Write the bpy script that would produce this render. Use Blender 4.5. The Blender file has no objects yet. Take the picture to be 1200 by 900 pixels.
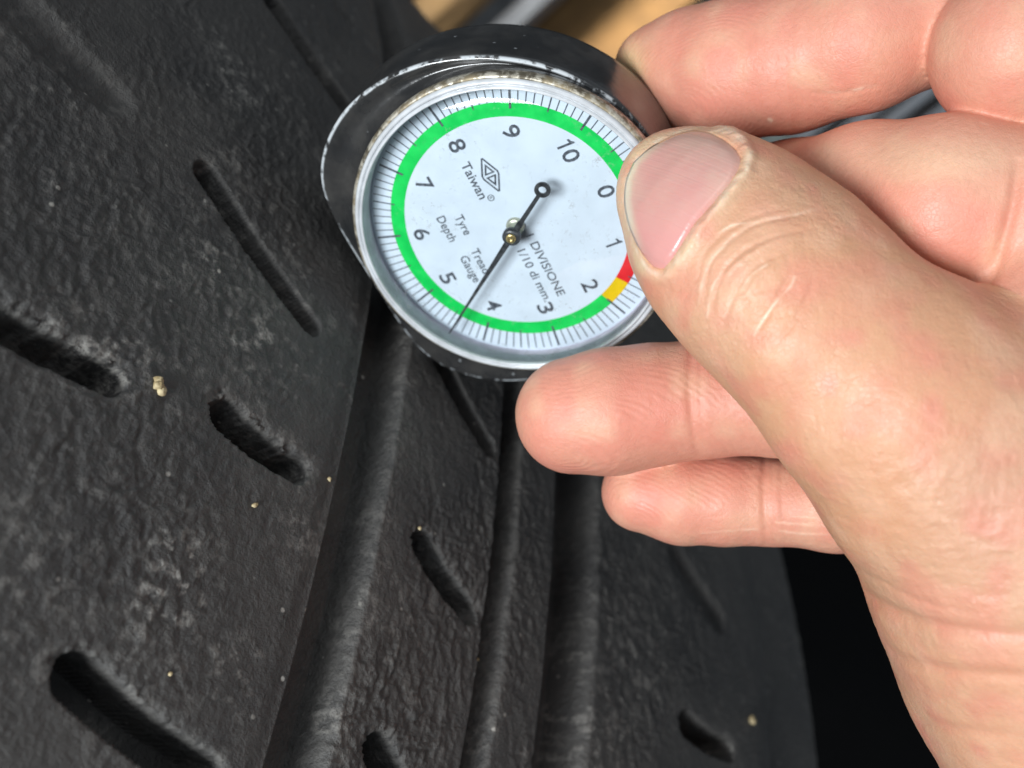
import bpy, math, random
import numpy as np
import openvdb
from mathutils import Matrix, Vector

random.seed(7)
rng = np.random.default_rng(11)
S = bpy.context.scene
COL = S.collection
MM = 0.001

# ------------------------------------------------------------------ frames
# Everything is laid out in millimetres round the eye (x right, y down, z away) and carried
# by one rigid motion into the workshop, where the tyre stands upright on the floor.
FPX = 1250.0
AX = np.array([0.6287777076, 0.4970242955, 0.5980011075])        # wheel axle
NT = np.array([0.7773301628, -0.3820848392, -0.4997689403])      # tread normal under the gauge
CT = np.array([-277.0245866, 113.0278617, 317.4954234])          # wheel centre
RT = 330.0
BT = np.cross(AX, NT)                                            # along the tread
GC = np.array([0.4783508907, -20.9671319, 141.1075413])          # dial centre
GN = np.array([-0.1735718558, 0.5863147398, -0.7912697624])
GU = np.array([0.8768700322, -0.2737350226, -0.3951810775])
GV = np.array([0.4482987369, 0.7624330550, 0.4666091289])

def unit(v):
    v = np.asarray(v, float)
    return v / np.linalg.norm(v)

_w0 = np.array([0, -1.0, 0]); _w0 = unit(_w0 - AX * AX.dot(_w0))
_g0 = unit(np.cross(AX, _w0))
_best = None
for _b in np.linspace(-1.2, 1.2, 481):
    _w = math.cos(_b) * _w0 + math.sin(_b) * _g0
    _e = abs(_w[2] + 0.30)
    if _best is None or _e < _best[0]:
        _best = (_e, _w)
UPW = _best[1]
XW = AX
YW = np.cross(UPW, XW)
ROT = np.array([XW, YW, UPW])            # eye frame -> world

def W(P):
    """millimetres in the eye frame -> metres in the world"""
    P = np.atleast_2d(P)
    return (P - CT) @ ROT.T * MM + np.array([0, 0, RT * MM])

def Wd(d):
    return ROT @ np.asarray(d, float)

def at(px, py, z):
    return np.array([(px - 600) / FPX * z, (py - 450) / FPX * z, z])

# ------------------------------------------------------------------ camera
cam_d = bpy.data.cameras.new('camera')
cam = bpy.data.objects.new('camera', cam_d)
COL.objects.link(cam)
S.camera = cam
_m = np.eye(4)
_m[:3, 0] = Wd([1, 0, 0]); _m[:3, 1] = Wd([0, -1, 0]); _m[:3, 2] = Wd([0, 0, -1])
_m[:3, 3] = W([0, 0, 0])[0]
cam.matrix_world = Matrix(_m.tolist())
cam_d.sensor_width = 36
cam_d.lens = 36 * FPX / 1200
cam_d.clip_start = 0.005
cam_d.clip_end = 50
cam_d.dof.use_dof = True
cam_d.dof.focus_distance = 0.124
cam_d.dof.aperture_fstop = 22

# ------------------------------------------------------------------ world and lamps
world = bpy.data.worlds.new('World')
S.world = world
world.use_nodes = True
bg = world.node_tree.nodes['Background']
bg.inputs[0].default_value = (0.80, 0.90, 1.0, 1)
bg.inputs[1].default_value = 0.26

S.view_settings.view_transform = 'Standard'
S.view_settings.look = 'None'
S.view_settings.exposure = 0.0
S.view_settings.gamma = 1.0

def area(name, target, direction, dist, size, watts, color, size_y=None):
    l = bpy.data.lights.new(name, 'AREA')
    l.energy = watts
    l.color = color
    l.size = size
    if size_y:
        l.shape = 'RECTANGLE'; l.size_y = size_y
    o = bpy.data.objects.new(name, l)
    COL.objects.link(o)
    p = np.asarray(target, float) + unit(direction) * dist
    o.location = W(p)[0].tolist()
    d = Vector(Wd(-unit(direction)).tolist())
    o.rotation_euler = d.to_track_quat('-Z', 'Y').to_euler()
    return o

area('work_lamp', GC, (-0.50, 0.20, -0.84), 520, 0.16, 2.9, (0.92, 0.97, 1.0))
area('ceiling_lamp', GC, (0.05, -0.62, -0.78), 1400, 0.30, 4.0, (0.95, 0.98, 1.0), 1.3)
area('front_fill', at(430, 480, 130), (-0.33, 0.26, -0.91), 720, 0.20, 2.6, (0.93, 0.97, 1.0))  # added fill beside the eye, lights the tread and cuts; no known source
back_fill = area('back_fill', at(690, 15, 1050), (0.0, -0.38, -0.9), 1300, 0.25, 4.0, (1.0, 0.96, 0.90))  # added fill that brightens the boxes behind; no known source
back_fill.data.spread = math.radians(65)

S.cycles.max_bounces = 8
S.cycles.use_denoising = True
S.cycles.caustics_reflective = False
S.cycles.caustics_refractive = False

# ------------------------------------------------------------------ noise
def _hash(ix, iy, iz, seed):
    h = (ix.astype(np.int64) * 374761393 + iy.astype(np.int64) * 668265263 + iz.astype(np.int64) * 2147483647 + seed * 974711) & 0x7fffffff
    h = (h ^ (h >> 13)) * 1274126177 & 0x7fffffff
    h = (h ^ (h >> 16)) * 668265263 & 0x7fffffff
    return ((h ^ (h >> 15)) & 0xffff) / 65535.0

def noise2(x, y, seed=0):
    ix = np.floor(x); iy = np.floor(y)
    fx = x - ix; fy = y - iy
    fx = fx * fx * fx * (fx * (fx * 6 - 15) + 10); fy = fy * fy * fy * (fy * (fy * 6 - 15) + 10)
    z = np.zeros_like(ix)
    a = _hash(ix, iy, z, seed); b = _hash(ix + 1, iy, z, seed)
    c = _hash(ix, iy + 1, z, seed); d = _hash(ix + 1, iy + 1, z, seed)
    return (a * (1 - fx) + b * fx) * (1 - fy) + (c * (1 - fx) + d * fx) * fy

def noise3(p, seed=0):
    i = np.floor(p); f = p - i
    f = f * f * (3 - 2 * f)
    r = 0
    for dx in (0, 1):
        for dy in (0, 1):
            for dz in (0, 1):
                w = (f[:, 0] if dx else 1 - f[:, 0]) * (f[:, 1] if dy else 1 - f[:, 1]) * (f[:, 2] if dz else 1 - f[:, 2])
                r = r + w * _hash(i[:, 0] + dx, i[:, 1] + dy, i[:, 2] + dz, seed)
    return r

def fbm2(x, y, o=4, seed=0):
    r = 0; a = 0.5; n = 0
    for k in range(o):
        r = r + a * noise2(x, y, seed + k * 17); n += a
        x = x * 2.03 + 5.1; y = y * 2.03 + 3.7; a *= 0.5
    return r / n

def sst(e0, e1, x):
    t = np.clip((x - e0) / (e1 - e0), 0, 1)
    return t * t * (3 - 2 * t)

# ------------------------------------------------------------------ object helpers
def tag(o, label=None, cat=None, group=None, kind=None):
    if label: o['label'] = label
    if cat: o['category'] = cat
    if group: o['group'] = group
    if kind: o['kind'] = kind
    return o

def empty(name, matrix=None, loc=None):
    o = bpy.data.objects.new(name, None)
    COL.objects.link(o)
    o.empty_display_size = 0.01
    if matrix is not None: o.matrix_world = matrix
    if loc is not None: o.location = loc
    return o

def mesh_obj(name, verts, faces, mat, parent=None, smooth=True, mats=None, mat_idx=None):
    me = bpy.data.meshes.new(name)
    verts = np.asarray(verts, float)
    me.from_pydata(verts.tolist() if len(verts) < 5000 else verts, [], faces if isinstance(faces, list) else faces.tolist())
    for m in (mats or [mat]):
        me.materials.append(m)
    if mat_idx is not None:
        me.polygons.foreach_set('material_index', np.asarray(mat_idx, np.int32))
    me.polygons.foreach_set('use_smooth', np.full(len(me.polygons), smooth, bool))
    me.update()
    o = bpy.data.objects.new(name, me)
    COL.objects.link(o)
    if parent is not None:
        o.parent = parent
    return o

def set_attr(o, name, vals):
    a = o.data.attributes.new(name, 'FLOAT', 'POINT')
    a.data.foreach_set('value', np.asarray(vals, np.float32))

def set_col(o, name, rgb):
    a = o.data.attributes.new(name, 'FLOAT_COLOR', 'POINT')
    c = np.ones((len(rgb), 4), np.float32); c[:, :3] = rgb
    a.data.foreach_set('color', c.ravel())

class N:
    """small node-tree builder"""
    def __init__(s, name):
        s.m = bpy.data.materials.new(name)
        s.m.use_nodes = True
        s.t = s.m.node_tree
        s.b = s.t.nodes['Principled BSDF']
        s.out = s.t.nodes['Material Output']
    def n(s, typ, **kw):
        k = s.t.nodes.new(typ)
        for a, v in kw.items(): setattr(k, a, v)
        return k
    def l(s, a, b): s.t.links.new(a, b)
    def set(s, **kw):
        for k, v in kw.items():
            k = k.replace('_', ' ')
            s.b.inputs[k].default_value = (v + (1,)) if isinstance(v, tuple) and len(v) == 3 and 'Radius' not in k else v
        return s
    def attr(s, name, out='Fac'):
        a = s.n('ShaderNodeAttribute'); a.attribute_name = name
        return a.outputs[out]
    def objco(s):
        return s.n('ShaderNodeTexCoord').outputs['Object']
    def noise(s, scale, detail=4, rough=0.55, vec=None, out='Fac'):
        k = s.n('ShaderNodeTexNoise')
        k.inputs['Scale'].default_value = scale; k.inputs['Detail'].default_value = detail; k.inputs['Roughness'].default_value = rough
        s.l(vec if vec is not None else s.objco(), k.inputs['Vector'])
        return k.outputs[out]
    def ramp(s, v, lo, hi, a=0.0, b=1.0):
        k = s.n('ShaderNodeMapRange'); k.interpolation_type = 'SMOOTHSTEP'
        s.l(v, k.inputs['Value'])
        k.inputs['From Min'].default_value = lo; k.inputs['From Max'].default_value = hi
        k.inputs['To Min'].default_value = a; k.inputs['To Max'].default_value = b
        return k.outputs['Result']
    def math(s, op, a, b=None):
        k = s.n('ShaderNodeMath', operation=op)
        for i, v in enumerate((a, b)):
            if v is None: continue
            if isinstance(v, (int, float)): k.inputs[i].default_value = v
            else: s.l(v, k.inputs[i])
        return k.outputs[0]
    def mix(s, fac, a, b, blend='MIX'):
        k = s.n('ShaderNodeMix', data_type='RGBA', blend_type=blend)
        if isinstance(fac, (int, float)): k.inputs[0].default_value = fac
        else: s.l(fac, k.inputs[0])
        for i, v in ((6, a), (7, b)):
            if isinstance(v, tuple): k.inputs[i].default_value = v + (1,)
            else: s.l(v, k.inputs[i])
        return k.outputs[2]
    def bump(s, h, dist, strength=1.0, normal=None):
        k = s.n('ShaderNodeBump')
        k.inputs['Strength'].default_value = strength; k.inputs['Distance'].default_value = dist
        s.l(h, k.inputs['Height'])
        if normal is not None: s.l(normal, k.inputs['Normal'])
        return k.outputs['Normal']
    def to(s, out, name): s.l(out, s.b.inputs[name]); return s

def plain(name, color, rough=0.5, metal=0.0, nscale=None, namp=0.25, bump=0.0, **kw):
    k = N(name)
    k.set(Roughness=rough, Metallic=metal, **kw)
    if nscale:
        f = k.noise(nscale, 5)
        k.to(k.mix(k.ramp(f, 0.3, 0.7), tuple(c * (1 - namp) for c in color), tuple(min(1, c * (1 + namp)) for c in color)), 'Base Color')
        k.to(k.ramp(f, 0.3, 0.7, rough * 0.85, min(1, rough * 1.15)), 'Roughness')
        if bump: k.to(k.bump(f, bump), 'Normal')
    else:
        k.set(Base_Color=color)
    return k.m

# ------------------------------------------------------------------ the setting
M_floor = plain('floor_shade_black', (0.006, 0.006, 0.0065), 0.9, nscale=14, namp=0.3, Specular_IOR_Level=0.08)  # near-black colour stands in for the shade beyond the tyre
g = 12.0
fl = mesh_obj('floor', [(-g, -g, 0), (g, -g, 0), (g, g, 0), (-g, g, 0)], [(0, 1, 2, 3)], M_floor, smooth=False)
tag(fl, 'workshop floor below the tyre, coloured near-black in place of shade', kind='structure')

# ------------------------------------------------------------------ tyre
k = N('tyre_rubber')
dust_and_light = k.attr('dust_and_light')
co = k.objco()
f1 = k.noise(700, 6, 0.66, co)
f2 = k.noise(1500, 3, 0.6, co)
f3 = k.noise(60, 4, 0.6, co)
base = k.mix(k.ramp(f3, 0.3, 0.7), (0.046, 0.0445, 0.0435), (0.070, 0.0665, 0.0625))
base = k.mix(k.ramp(f1, 0.5, 0.8, 0, 0.22), base, (0.085, 0.080, 0.074))
dm = k.math('MULTIPLY', dust_and_light, k.ramp(f1, 0.40, 0.62))
base = k.mix(dm, base, (0.30, 0.285, 0.26))
vo = k.n('ShaderNodeTexVoronoi'); vo.inputs['Scale'].default_value = 340; k.l(co, vo.inputs['Vector'])
sp = k.math('MULTIPLY', k.ramp(vo.outputs['Distance'], 0.06, 0.13, 1, 0), k.ramp(k.noise(130, 2, 0.5, co), 0.53, 0.60))
base = k.mix(k.math('MULTIPLY', sp, 0.75), base, (0.42, 0.40, 0.36))
k.to(base, 'Base Color')
k.to(k.ramp(f1, 0.3, 0.7, 0.44, 0.66), 'Roughness')
nb = k.bump(f1, 0.0006, 0.8)
nb = k.bump(f2, 0.00022, 0.7, nb)
k.to(nb, 'Normal')
k.set(Specular_IOR_Level=0.42)
M_rubber = k.m

DEPTH = 5.2
def groove(t):
    t = np.asarray(t, float); h = np.zeros_like(t)
    h -= DEPTH * sst(0.55, 1.25, t) * (1 - np.clip(sst(7.0, 9.3, t) ** 0.55, 0, 1))
    h -= DEPTH * sst(30.2, 31.0, t) * (1 - sst(33.4, 35.7, t) ** 0.65)
    h -= (DEPTH + 2.4) * sst(44.3, 45.1, t) * (1 - sst(53.6, 56.8, t) ** 0.65)
    h -= 0.016 * np.clip(-60 - t, 0, None) ** 2
    h -= 0.00036 * np.clip(t - 98, 0, None) ** 3
    h -= 0.25 * (1 - sst(0.0, 2.2, np.abs(t - 0.0))) * (t < 0.6)
    return h

#        s0     t0     s1    t1    w0   w1   depth erode
SIPES = [(1.1, -28.6, 12.1, -8.6, 3.6, 2.8, 8, 0.08),
         (31.6, -17, 33, -5.8, 4, 3.2, 8, 0.75),
         (35.6, -56, 35.4, -31.5, 4.4, 3.4, 6.44, 0.8),
         (64.8, -23.3, 69.5, -6, 4.6, 4, 8, 0.4),
         (-4, -62, 0.2, -43.5, 5, 3.6, 1.3, 0.15),
         (-46.5, -24, -36, -7.5, 5.4, 4.4, 7, 0.1),
         (33, 17.2, 38.4, 27.2, 4.2, 3.2, 7, 0.45),
         (2, 15.6, 11.3, 27.6, 3.8, 3, 6.44, 0.12),
         (60.6, 16.2, 66, 27, 4.4, 3.4, 7, 0.45),
         (-30, 15.6, -20, 27.6, 3.8, 3, 6.44, 0.12),
         (6.5, 82, 12.5, 95, 4.4, 3.4, 1.9, 0.2),
         (36.6, 83.5, 37, 97, 4.6, 3.6, 5.88, 0.2),
         (-26, 82, -19, 95, 4.4, 3.2, 2, 0.2),
         (-78, -25, -66, -8, 3.2, 2.6, 6.44, 0.1),
         (-34, -62, -31, -43, 4.6, 3.2, 1.8, 0.2),
         (97, -22, 101, -6, 4.4, 3.6, 7, 0.4),
         (67, -56, 66.5, -35, 4.4, 3.4, 6.44, 0.7)]

DUSTS = [(305, 402, 4.2, 0.9), (215, 655, 3.6, 0.9), (208, 700, 2.6, 1.0), (270, 190, 3.4, 0.5), (290, 110, 4.5, 0.55), (265, 60, 3.5, 0.5),
         (140, 250, 7.0, 0.45), (215, 150, 5.0, 0.35), (345, 330, 3.0, 0.6), (245, 300, 3.4, 0.6), (60, 90, 8.0, 0.30), (20, 700, 9.0, 0.55),
         (275, 790, 3.8, 0.5), (355, 625, 3.2, 0.55), (180, 710, 3.0, 0.5), (110, 560, 5.0, 0.22), (15, 640, 6, 0.5), (150, 420, 3.5, 0.6), (90, 390, 3.6, 0.5),
         (350, 545, 2.2, 0.6), (455, 755, 1.6, 0.9), (430, 600, 3.5, 0.25), (420, 720, 3.0, 0.35), (385, 850, 4.0, 0.4), (720, 740, 13, 0.5), (770, 690, 10, 0.5),
         (715, 880, 8, 0.9), (755, 780, 9, 0.4), (830, 680, 5, 0.4), (690, 830, 9, 0.35), (870, 760, 9, 0.25)]

def tread_hit(px, py, dr=0.0):
    d = at(px, py, 1.0)
    d1 = d - AX * AX.dot(d); o1 = -CT - AX * AX.dot(-CT)
    A = d1 @ d1; B = 2 * d1 @ o1; C_ = o1 @ o1 - (RT + dr) ** 2
    disc = max(B * B - 4 * A * C_, 0)
    sc = (-B - math.sqrt(disc)) / (2 * A)
    P = d * sc - CT; t = AX @ P; P = P - AX * t
    return math.atan2(P @ BT, P @ NT) * RT, t

DUST_ST = [tread_hit(a, b) + (r, s_) for a, b, r, s_ in DUSTS]

def relief(s, t):
    # worn rubber: soft scales drawn out along the rolling direction, plus grain
    wx = fbm2(s * 0.25, t * 0.25, 3, 71) * 6
    a = fbm2(s * 0.42 + wx, t * 0.85 + wx, 4, 5)
    b = fbm2(s * 1.1, t * 1.9 + wx, 3, 9)
    scales = 1 - np.abs(2 * fbm2(s * 0.33 + wx * 0.6, t * 0.62, 3, 31) - 1)
    rough = (0.25 + 1.3 * sst(0.3, 0.7, fbm2(s * 0.05, t * 0.06, 3, 41))) * (1 - 0.55 * sst(-22, -8, t) * (1 - sst(2, 8, t)))
    coarse = 1 + 0.5 * sst(7.4, 8.4, t) * (1 - sst(28, 31, t))
    fine = 1 - np.abs(2 * fbm2(s * 0.75 + wx * 0.3, t * 0.95 - wx * 0.3, 3, 61) - 1)
    h = rough * coarse * (0.20 * (fine - 0.7) + 0.55 * (a - 0.5) + 0.22 * (b - 0.5) + 0.30 * (scales - 0.75))
    h += 0.7 * (fbm2(s * 0.06, t * 0.08, 3, 3) - 0.5)
    return h * 0.54

def sipe_field(s, t):
    h = np.zeros_like(s); lip = np.zeros_like(s)
    for (s0, t0, s1, t1, w0, w1, dp, er) in SIPES:
        m = (s > min(s0, s1) - 6) & (s < max(s0, s1) + 6) & (t > min(t0, t1) - 6) & (t < max(t0, t1) + 6)
        if not m.any(): continue
        ss, tt = s[m], t[m]
        d0, d1 = s1 - s0, t1 - t0
        L = d0 * d0 + d1 * d1
        q = np.clip(((ss - s0) * d0 + (tt - t0) * d1) / L, 0, 1)
        bow = 0.5 * np.sin(q * math.pi)
        cx, cy = s0 + q * d0 + bow, t0 + q * d1
        d = np.hypot(ss - cx, tt - cy)
        up = ((ss - cx) < 0)
        w = (w0 + (w1 - w0) * q) * 0.5
        rg = (fbm2(ss * 0.5, tt * 0.5, 2, 55) - 0.5) * 0.7 * er
        rg = np.where(up, rg, rg * 0.1)
        d = d + rg
        soft = np.where(up, 0.30, 0.25) + (1.8 if dp < 2.05 else 0.0)
        prof = 1 - sst(w - soft * 0.5, w + soft, d)
        h[m] -= dp * prof
        # torn rim on the upper side: small chunks missing just outside the cut
        zone = np.where(up, er, 0.06) * (1 - sst(w + 0.2, w + 1.5, d + 0.9 * (noise2(ss * 0.8, tt * 0.8, 60) - 0.5))) * (1 - prof)
        h[m] -= zone * (0.15 + 0.7 * sst(0.48, 0.70, noise2(ss * 1.4 + 0.4 * tt, tt * 1.4, 58)) + 0.45 * noise2(ss * 4.0, tt * 4.0, 59))
        lip[m] = np.maximum(lip[m], np.where(up, er, 0.12) * (1 - sst(w, w + 2.0, d)) * (1 - prof))
    return h, lip

def uniq(*segs):
    out = []
    for a, b, d in segs:
        n = max(1, int(round((b - a) / d)))
        out += list(np.linspace(a, b, n + 1)[:-1])
    out.append(segs[-1][1])
    return np.array(out)

def P_tread(s, t, h):
    ph = s / RT
    r = RT + h
    return CT + AX * t[..., None] + (np.cos(ph) * r)[..., None] * NT + (np.sin(ph) * r)[..., None] * BT

tyre_root = empty('tyre', loc=W(CT)[0].tolist())
tag(tyre_root, 'worn black rubber car tyre with long grooves and slanted oval sipes behind the gauge', 'tyre')
TROOT = np.array(W(CT)[0])

sv = uniq((-215, -90, 1.2), (-90, -50, 0.6), (-50, 80, 0.23), (80, 112, 1.0))
tv = uniq((-84, -64, 1.0), (-64, -0.2, 0.24), (-0.2, 1.6, 0.15), (1.6, 30, 0.24), (30, 31.4, 0.14), (31.4, 44.2, 0.3), (44.2, 46, 0.18), (46, 56, 0.35), (56, 100, 0.5), (100, 150, 0.8))
cuts = [('shoulder_rib', -84, 1.25), ('groove_floor', 1.25, 6.9), ('centre_rib', 6.9, 31.0), ('groove_floor', 31.0, 33.4),
        ('narrow_rib', 33.4, 45.3), ('groove_floor', 45.3, 53.4), ('outer_rib', 53.4, 150)]
for nm, lo, hi in cuts:
    i0 = int(np.argmin(abs(tv - lo))); i1 = int(np.argmin(abs(tv - hi)))
    tt = tv[i0:i1 + 1]
    Sg, Tg = np.meshgrid(sv, tt, indexing='ij')
    s, t = Sg.ravel(), Tg.ravel()
    sj = s; tj = t + 0.06 * (fbm2(s * 0.5, t * 0.0 + 3.3, 3, 91) - 0.5)
    gh = groove(tj)
    sh, lip = sipe_field(s, t)
    floorness = np.clip(-gh / DEPTH, 0, 1)
    wallr = np.maximum(sst(7.4, 8.6, t) * (t < 20), np.maximum(sst(33.8, 34.6, t) * (t < 44.2), sst(53, 54.5, t)))
    flat_ = floorness * (1 - wallr)
    h = np.maximum(gh + sh, -DEPTH - 3.0) + relief(s, t) * (1 - 0.85 * np.maximum(flat_, np.clip(-sh / 3.0, 0, 1))) + lip * 0.5 * (fbm2(s * 1.6, t * 1.6, 3, 77) - 0.6)
    du = 0.015 + 0.03 * sst(0.5, 0.75, fbm2(s * 0.09, t * 0.12, 4, 21))
    du = du + 0.22 * sst(0.60, 0.68, fbm2(s * 0.55 + 3, t * 0.55, 4, 25)) * sst(0.50, 0.60, fbm2(s * 0.07, t * 0.08, 2, 26))
    for ds, dt, r, a in DUST_ST:
        d = np.hypot((s - ds) * 0.8, t - dt)
        du = du + (1.0 if r < 5 else 0.42) * a * np.exp(-(d / r) ** 2) * sst(0.45, 0.62, fbm2(s * 0.7, t * 0.7, 4, 23))
    du = du + 0.38 * lip + 0.10 * (sst(7.2, 9.0, t) * (1 - sst(10, 13, t))) + 0.12 * (sst(33.4, 34.6, t) * (1 - sst(36, 37.5, t)))  # the two wall bands are painted light on the lit groove sides
    du = np.clip(du * (1 - 0.85 * sst(0.3, 0.9, flat_)), 0, 1)
    P = W(P_tread(s, t, h)) - TROOT
    ns, nt_ = len(sv), len(tt)
    idx = np.arange(ns * nt_).reshape(ns, nt_)
    F = np.stack([idx[:-1, :-1], idx[1:, :-1], idx[1:, 1:], idx[:-1, 1:]], -1).reshape(-1, 4)[:, ::-1]
    o = mesh_obj(nm, P, F, M_rubber, tyre_root)
    set_attr(o, 'dust_and_light', du)

# the rest of the casing: round the wheel, coarse
def casing():
    prof = [(t, float(groove(np.array([t]))[0])) for t in (150, 143, 135, 125, 112, 90, 70, 56.8, 55, 53.4, 45.3, 44.3, 36.2, 33.4, 31, 30.2, 20, 10.6, 6.9, 1.25, 0.5, -20, -40, -60, -72, -84)]
    n = 150
    a0, a1 = 112 / RT, 2 * math.pi - 215 / RT
    V, F = [], []
    for i in range(n + 1):
        ph = a0 + (a1 - a0) * i / n
        for t, h in prof:
            V.append(CT + AX * t + (RT + h) * (math.cos(ph) * NT + math.sin(ph) * BT))
    m = len(prof)
    for i in range(n):
        for j in range(m - 1):
            F.append((i * m + j, i * m + j + 1, (i + 1) * m + j + 1, (i + 1) * m + j))
    return W(np.array(V)) - TROOT, F
V, F = casing()
o = mesh_obj('casing', V, F, M_rubber, tyre_root); set_attr(o, 'dust_and_light', np.full(len(V), 0.12))
for sgn in (-1, 1):
    if sgn < 0: prof = [(-84, float(groove(np.array([-84.0]))[0])), (-90, -16), (-95, -34), (-97, -60), (-92, -90), (-84, -112), (-78, -118), (-60, -116)]
    else: prof = [(150, float(groove(np.array([150.0]))[0])), (155, -64), (158, -80), (156, -98), (150, -112), (144, -118), (128, -116)]
    V, F = [], []
    n = 180
    for i in range(n):
        ph = 2 * math.pi * i / n
        for t, h in prof:
            V.append(CT + AX * t + (RT + h) * (math.cos(ph) * NT + math.sin(ph) * BT))
    m = len(prof)
    for i in range(n):
        for j in range(m - 1):
            F.append((i * m + j, i * m + j + 1, ((i + 1) % n) * m + j + 1, ((i + 1) % n) * m + j))
    o = mesh_obj('sidewall', W(np.array(V)) - TROOT, F, M_rubber, tyre_root); set_attr(o, 'dust_and_light', np.full(len(V), 0.12))

# ------------------------------------------------------------------ grit on the tread
k = N('sandy_grit'); k.to(k.mix(k.ramp(k.noise(900, 3), 0.35, 0.65), (0.32, 0.24, 0.12), (0.58, 0.48, 0.29)), 'Base Color'); k.set(Roughness=0.7)
M_grit = k.m
def blob_mesh(parts, seed):
    V, F = [], []
    r_ = np.random.default_rng(seed)
    nu, nv = 10, 7
    for (cx, cy, cz, rx, ry, rz) in parts:
        b = len(V)
        for j in range(nv + 1):
            for i in range(nu):
                th = math.pi * j / nv; ph = 2 * math.pi * i / nu
                q = 1 + 0.16 * r_.standard_normal() if 0 < j < nv else 1
                V.append((cx + rx * q * math.sin(th) * math.cos(ph), cy + ry * q * math.sin(th) * math.sin(ph), cz + rz * q * math.cos(th)))
        for j in range(nv):
            for i in range(nu):
                F.append((b + j * nu + i, b + (j + 1) * nu + i, b + (j + 1) * nu + (i + 1) % nu, b + j * nu + (i + 1) % nu))
    return np.array(V), F
GRIT = [((185, 452), [(0, -0.55, 0.25, 0.62, 0.5, 0.5), (0.15, 0.1, 0.3, 0.65, 0.5, 0.55), (-0.1, 0.75, 0.25, 0.55, 0.6, 0.5)], 'largest yellow grit clump stuck beside the eroded end of a sipe', 0),
        ((387, 561), [(0, 0, 0.1, 0.26, 0.32, 0.26)], 'tiny yellow grain at the edge of the first long groove', 1),
        ((298, 592), [(0, 0, 0.1, 0.42, 0.3, 0.25)], 'small pale grain below the short wide sipe', 2),
        ((492, 619), [(0, 0, 0.1, 0.26, 0.28, 0.24)], 'tiny pale grain just above the sipe on the centre rib', 3),
        ((881, 844), [(0, 0, 0.2, 0.72, 0.9, 0.6)], 'blurred pale grain on the far outer rib at the bottom', 4),
        ((582, 769), [(0, 0, 0.1, 0.22, 0.24, 0.22)], 'tiny white speck on the wall of the second groove', 5),
        ((198, 790), [(0, 0, 0.1, 0.22, 0.22, 0.2)], 'tiny white speck on the shoulder rib above the lowest sipe', 6)]
for (px, py), parts, lab, sd in GRIT:
    s_, t_ = tread_hit(px, py)
    hh = float((groove(np.array([t_])) + relief(np.array([s_]), np.array([t_])))[0])
    if lab.startswith('tiny white speck on the wall'): hh += 0.3
    P0 = P_tread(np.array([s_]), np.array([t_]), np.array([hh]))[0]
    nn = unit(math.cos(s_ / RT) * NT + math.sin(s_ / RT) * BT)
    V, F = blob_mesh(parts, sd)
    bx = unit(np.cross([0, 1, 0], nn)); by = np.cross(nn, bx)
    V = P0 + V[:, :1] * bx + V[:, 1:2] * by + V[:, 2:] * nn
    Vw = W(V); org = W(P0)[0]
    o = mesh_obj('grit_grain', Vw - org, F, M_grit); o.location = org.tolist()
    tag(o, lab, 'grit', 'grit grains stuck on the tread')

# ------------------------------------------------------------------ gauge
gm = np.eye(4); gm[:3, 0] = Wd(GV); gm[:3, 1] = Wd(GU); gm[:3, 2] = Wd(GN); gm[:3, 3] = W(GC)[0]
gauge = empty('tread_depth_gauge', Matrix(gm.tolist()))
tag(gauge, 'round dial tyre tread depth gauge with black body and green scale pinched by the hand', 'gauge')

k = N('black_plastic')
wear = k.attr('wear')
nz = k.noise(700, 4, 0.6)
nz2 = k.noise(150, 3, 0.6)
wm = k.math('MULTIPLY', wear, k.ramp(k.math('ADD', k.math('MULTIPLY', nz, 0.6), k.math('MULTIPLY', nz2, 0.6)), 0.56, 0.66))
vo = k.n('ShaderNodeTexVoronoi'); vo.inputs['Scale'].default_value = 480; k.l(k.objco(), vo.inputs['Vector'])
fleck = k.math('MULTIPLY', k.ramp(vo.outputs['Distance'], 0.05, 0.13, 1, 0), k.ramp(k.noise(220, 2), 0.55, 0.62))
cl = k.mix(k.ramp(k.noise(90, 5, 0.65), 0.36, 0.75, 0.05, 0.6), (0.014, 0.015, 0.0165), (0.085, 0.080, 0.074))  # dusty mottle, raised and browned to stand in for reflections on the brim
cl = k.mix(k.math('MAXIMUM', wm, k.math('MULTIPLY', fleck, 0.5)), cl, (0.46, 0.49, 0.51))
k.to(cl, 'Base Color')
k.to(k.math('ADD', k.ramp(k.noise(300, 5, 0.65), 0.3, 0.75, 0.14, 0.26), k.math('MULTIPLY', wm, 0.4)), 'Roughness')
k.to(k.bump(k.noise(500, 4), 0.00008, 0.5), 'Normal')
k.set(Specular_IOR_Level=0.9)
M_black = k.m

M_dial = plain('dial_card', (0.66, 0.745, 0.83), 0.45, nscale=240, namp=0.035)
M_green = plain('green_print', (0.0, 0.60, 0.09), 0.45, nscale=500, namp=0.10)
M_red = plain('red_print', (0.72, 0.012, 0.02), 0.45, nscale=500, namp=0.08)
M_yellow = plain('yellow_print', (0.78, 0.52, 0.0), 0.45, nscale=500, namp=0.06)
k = N('ink_print'); k.to(k.mix(k.ramp(k.noise(1800, 3), 0.35, 0.72), (0.045, 0.052, 0.066), (0.14, 0.16, 0.19)), 'Base Color'); k.set(Roughness=0.5)
M_ink = k.m
M_chrome = plain('chrome_rim', (0.80, 0.83, 0.86), 0.16, 1.0, nscale=400, namp=0.06)
k = N('rim_wall'); k.to(k.mix(k.ramp(k.noise(450, 4), 0.35, 0.7), (0.25, 0.26, 0.28), (0.40, 0.41, 0.43)), 'Base Color'); k.set(Roughness=0.42, Metallic=0.35)
M_rimwall = k.m
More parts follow.
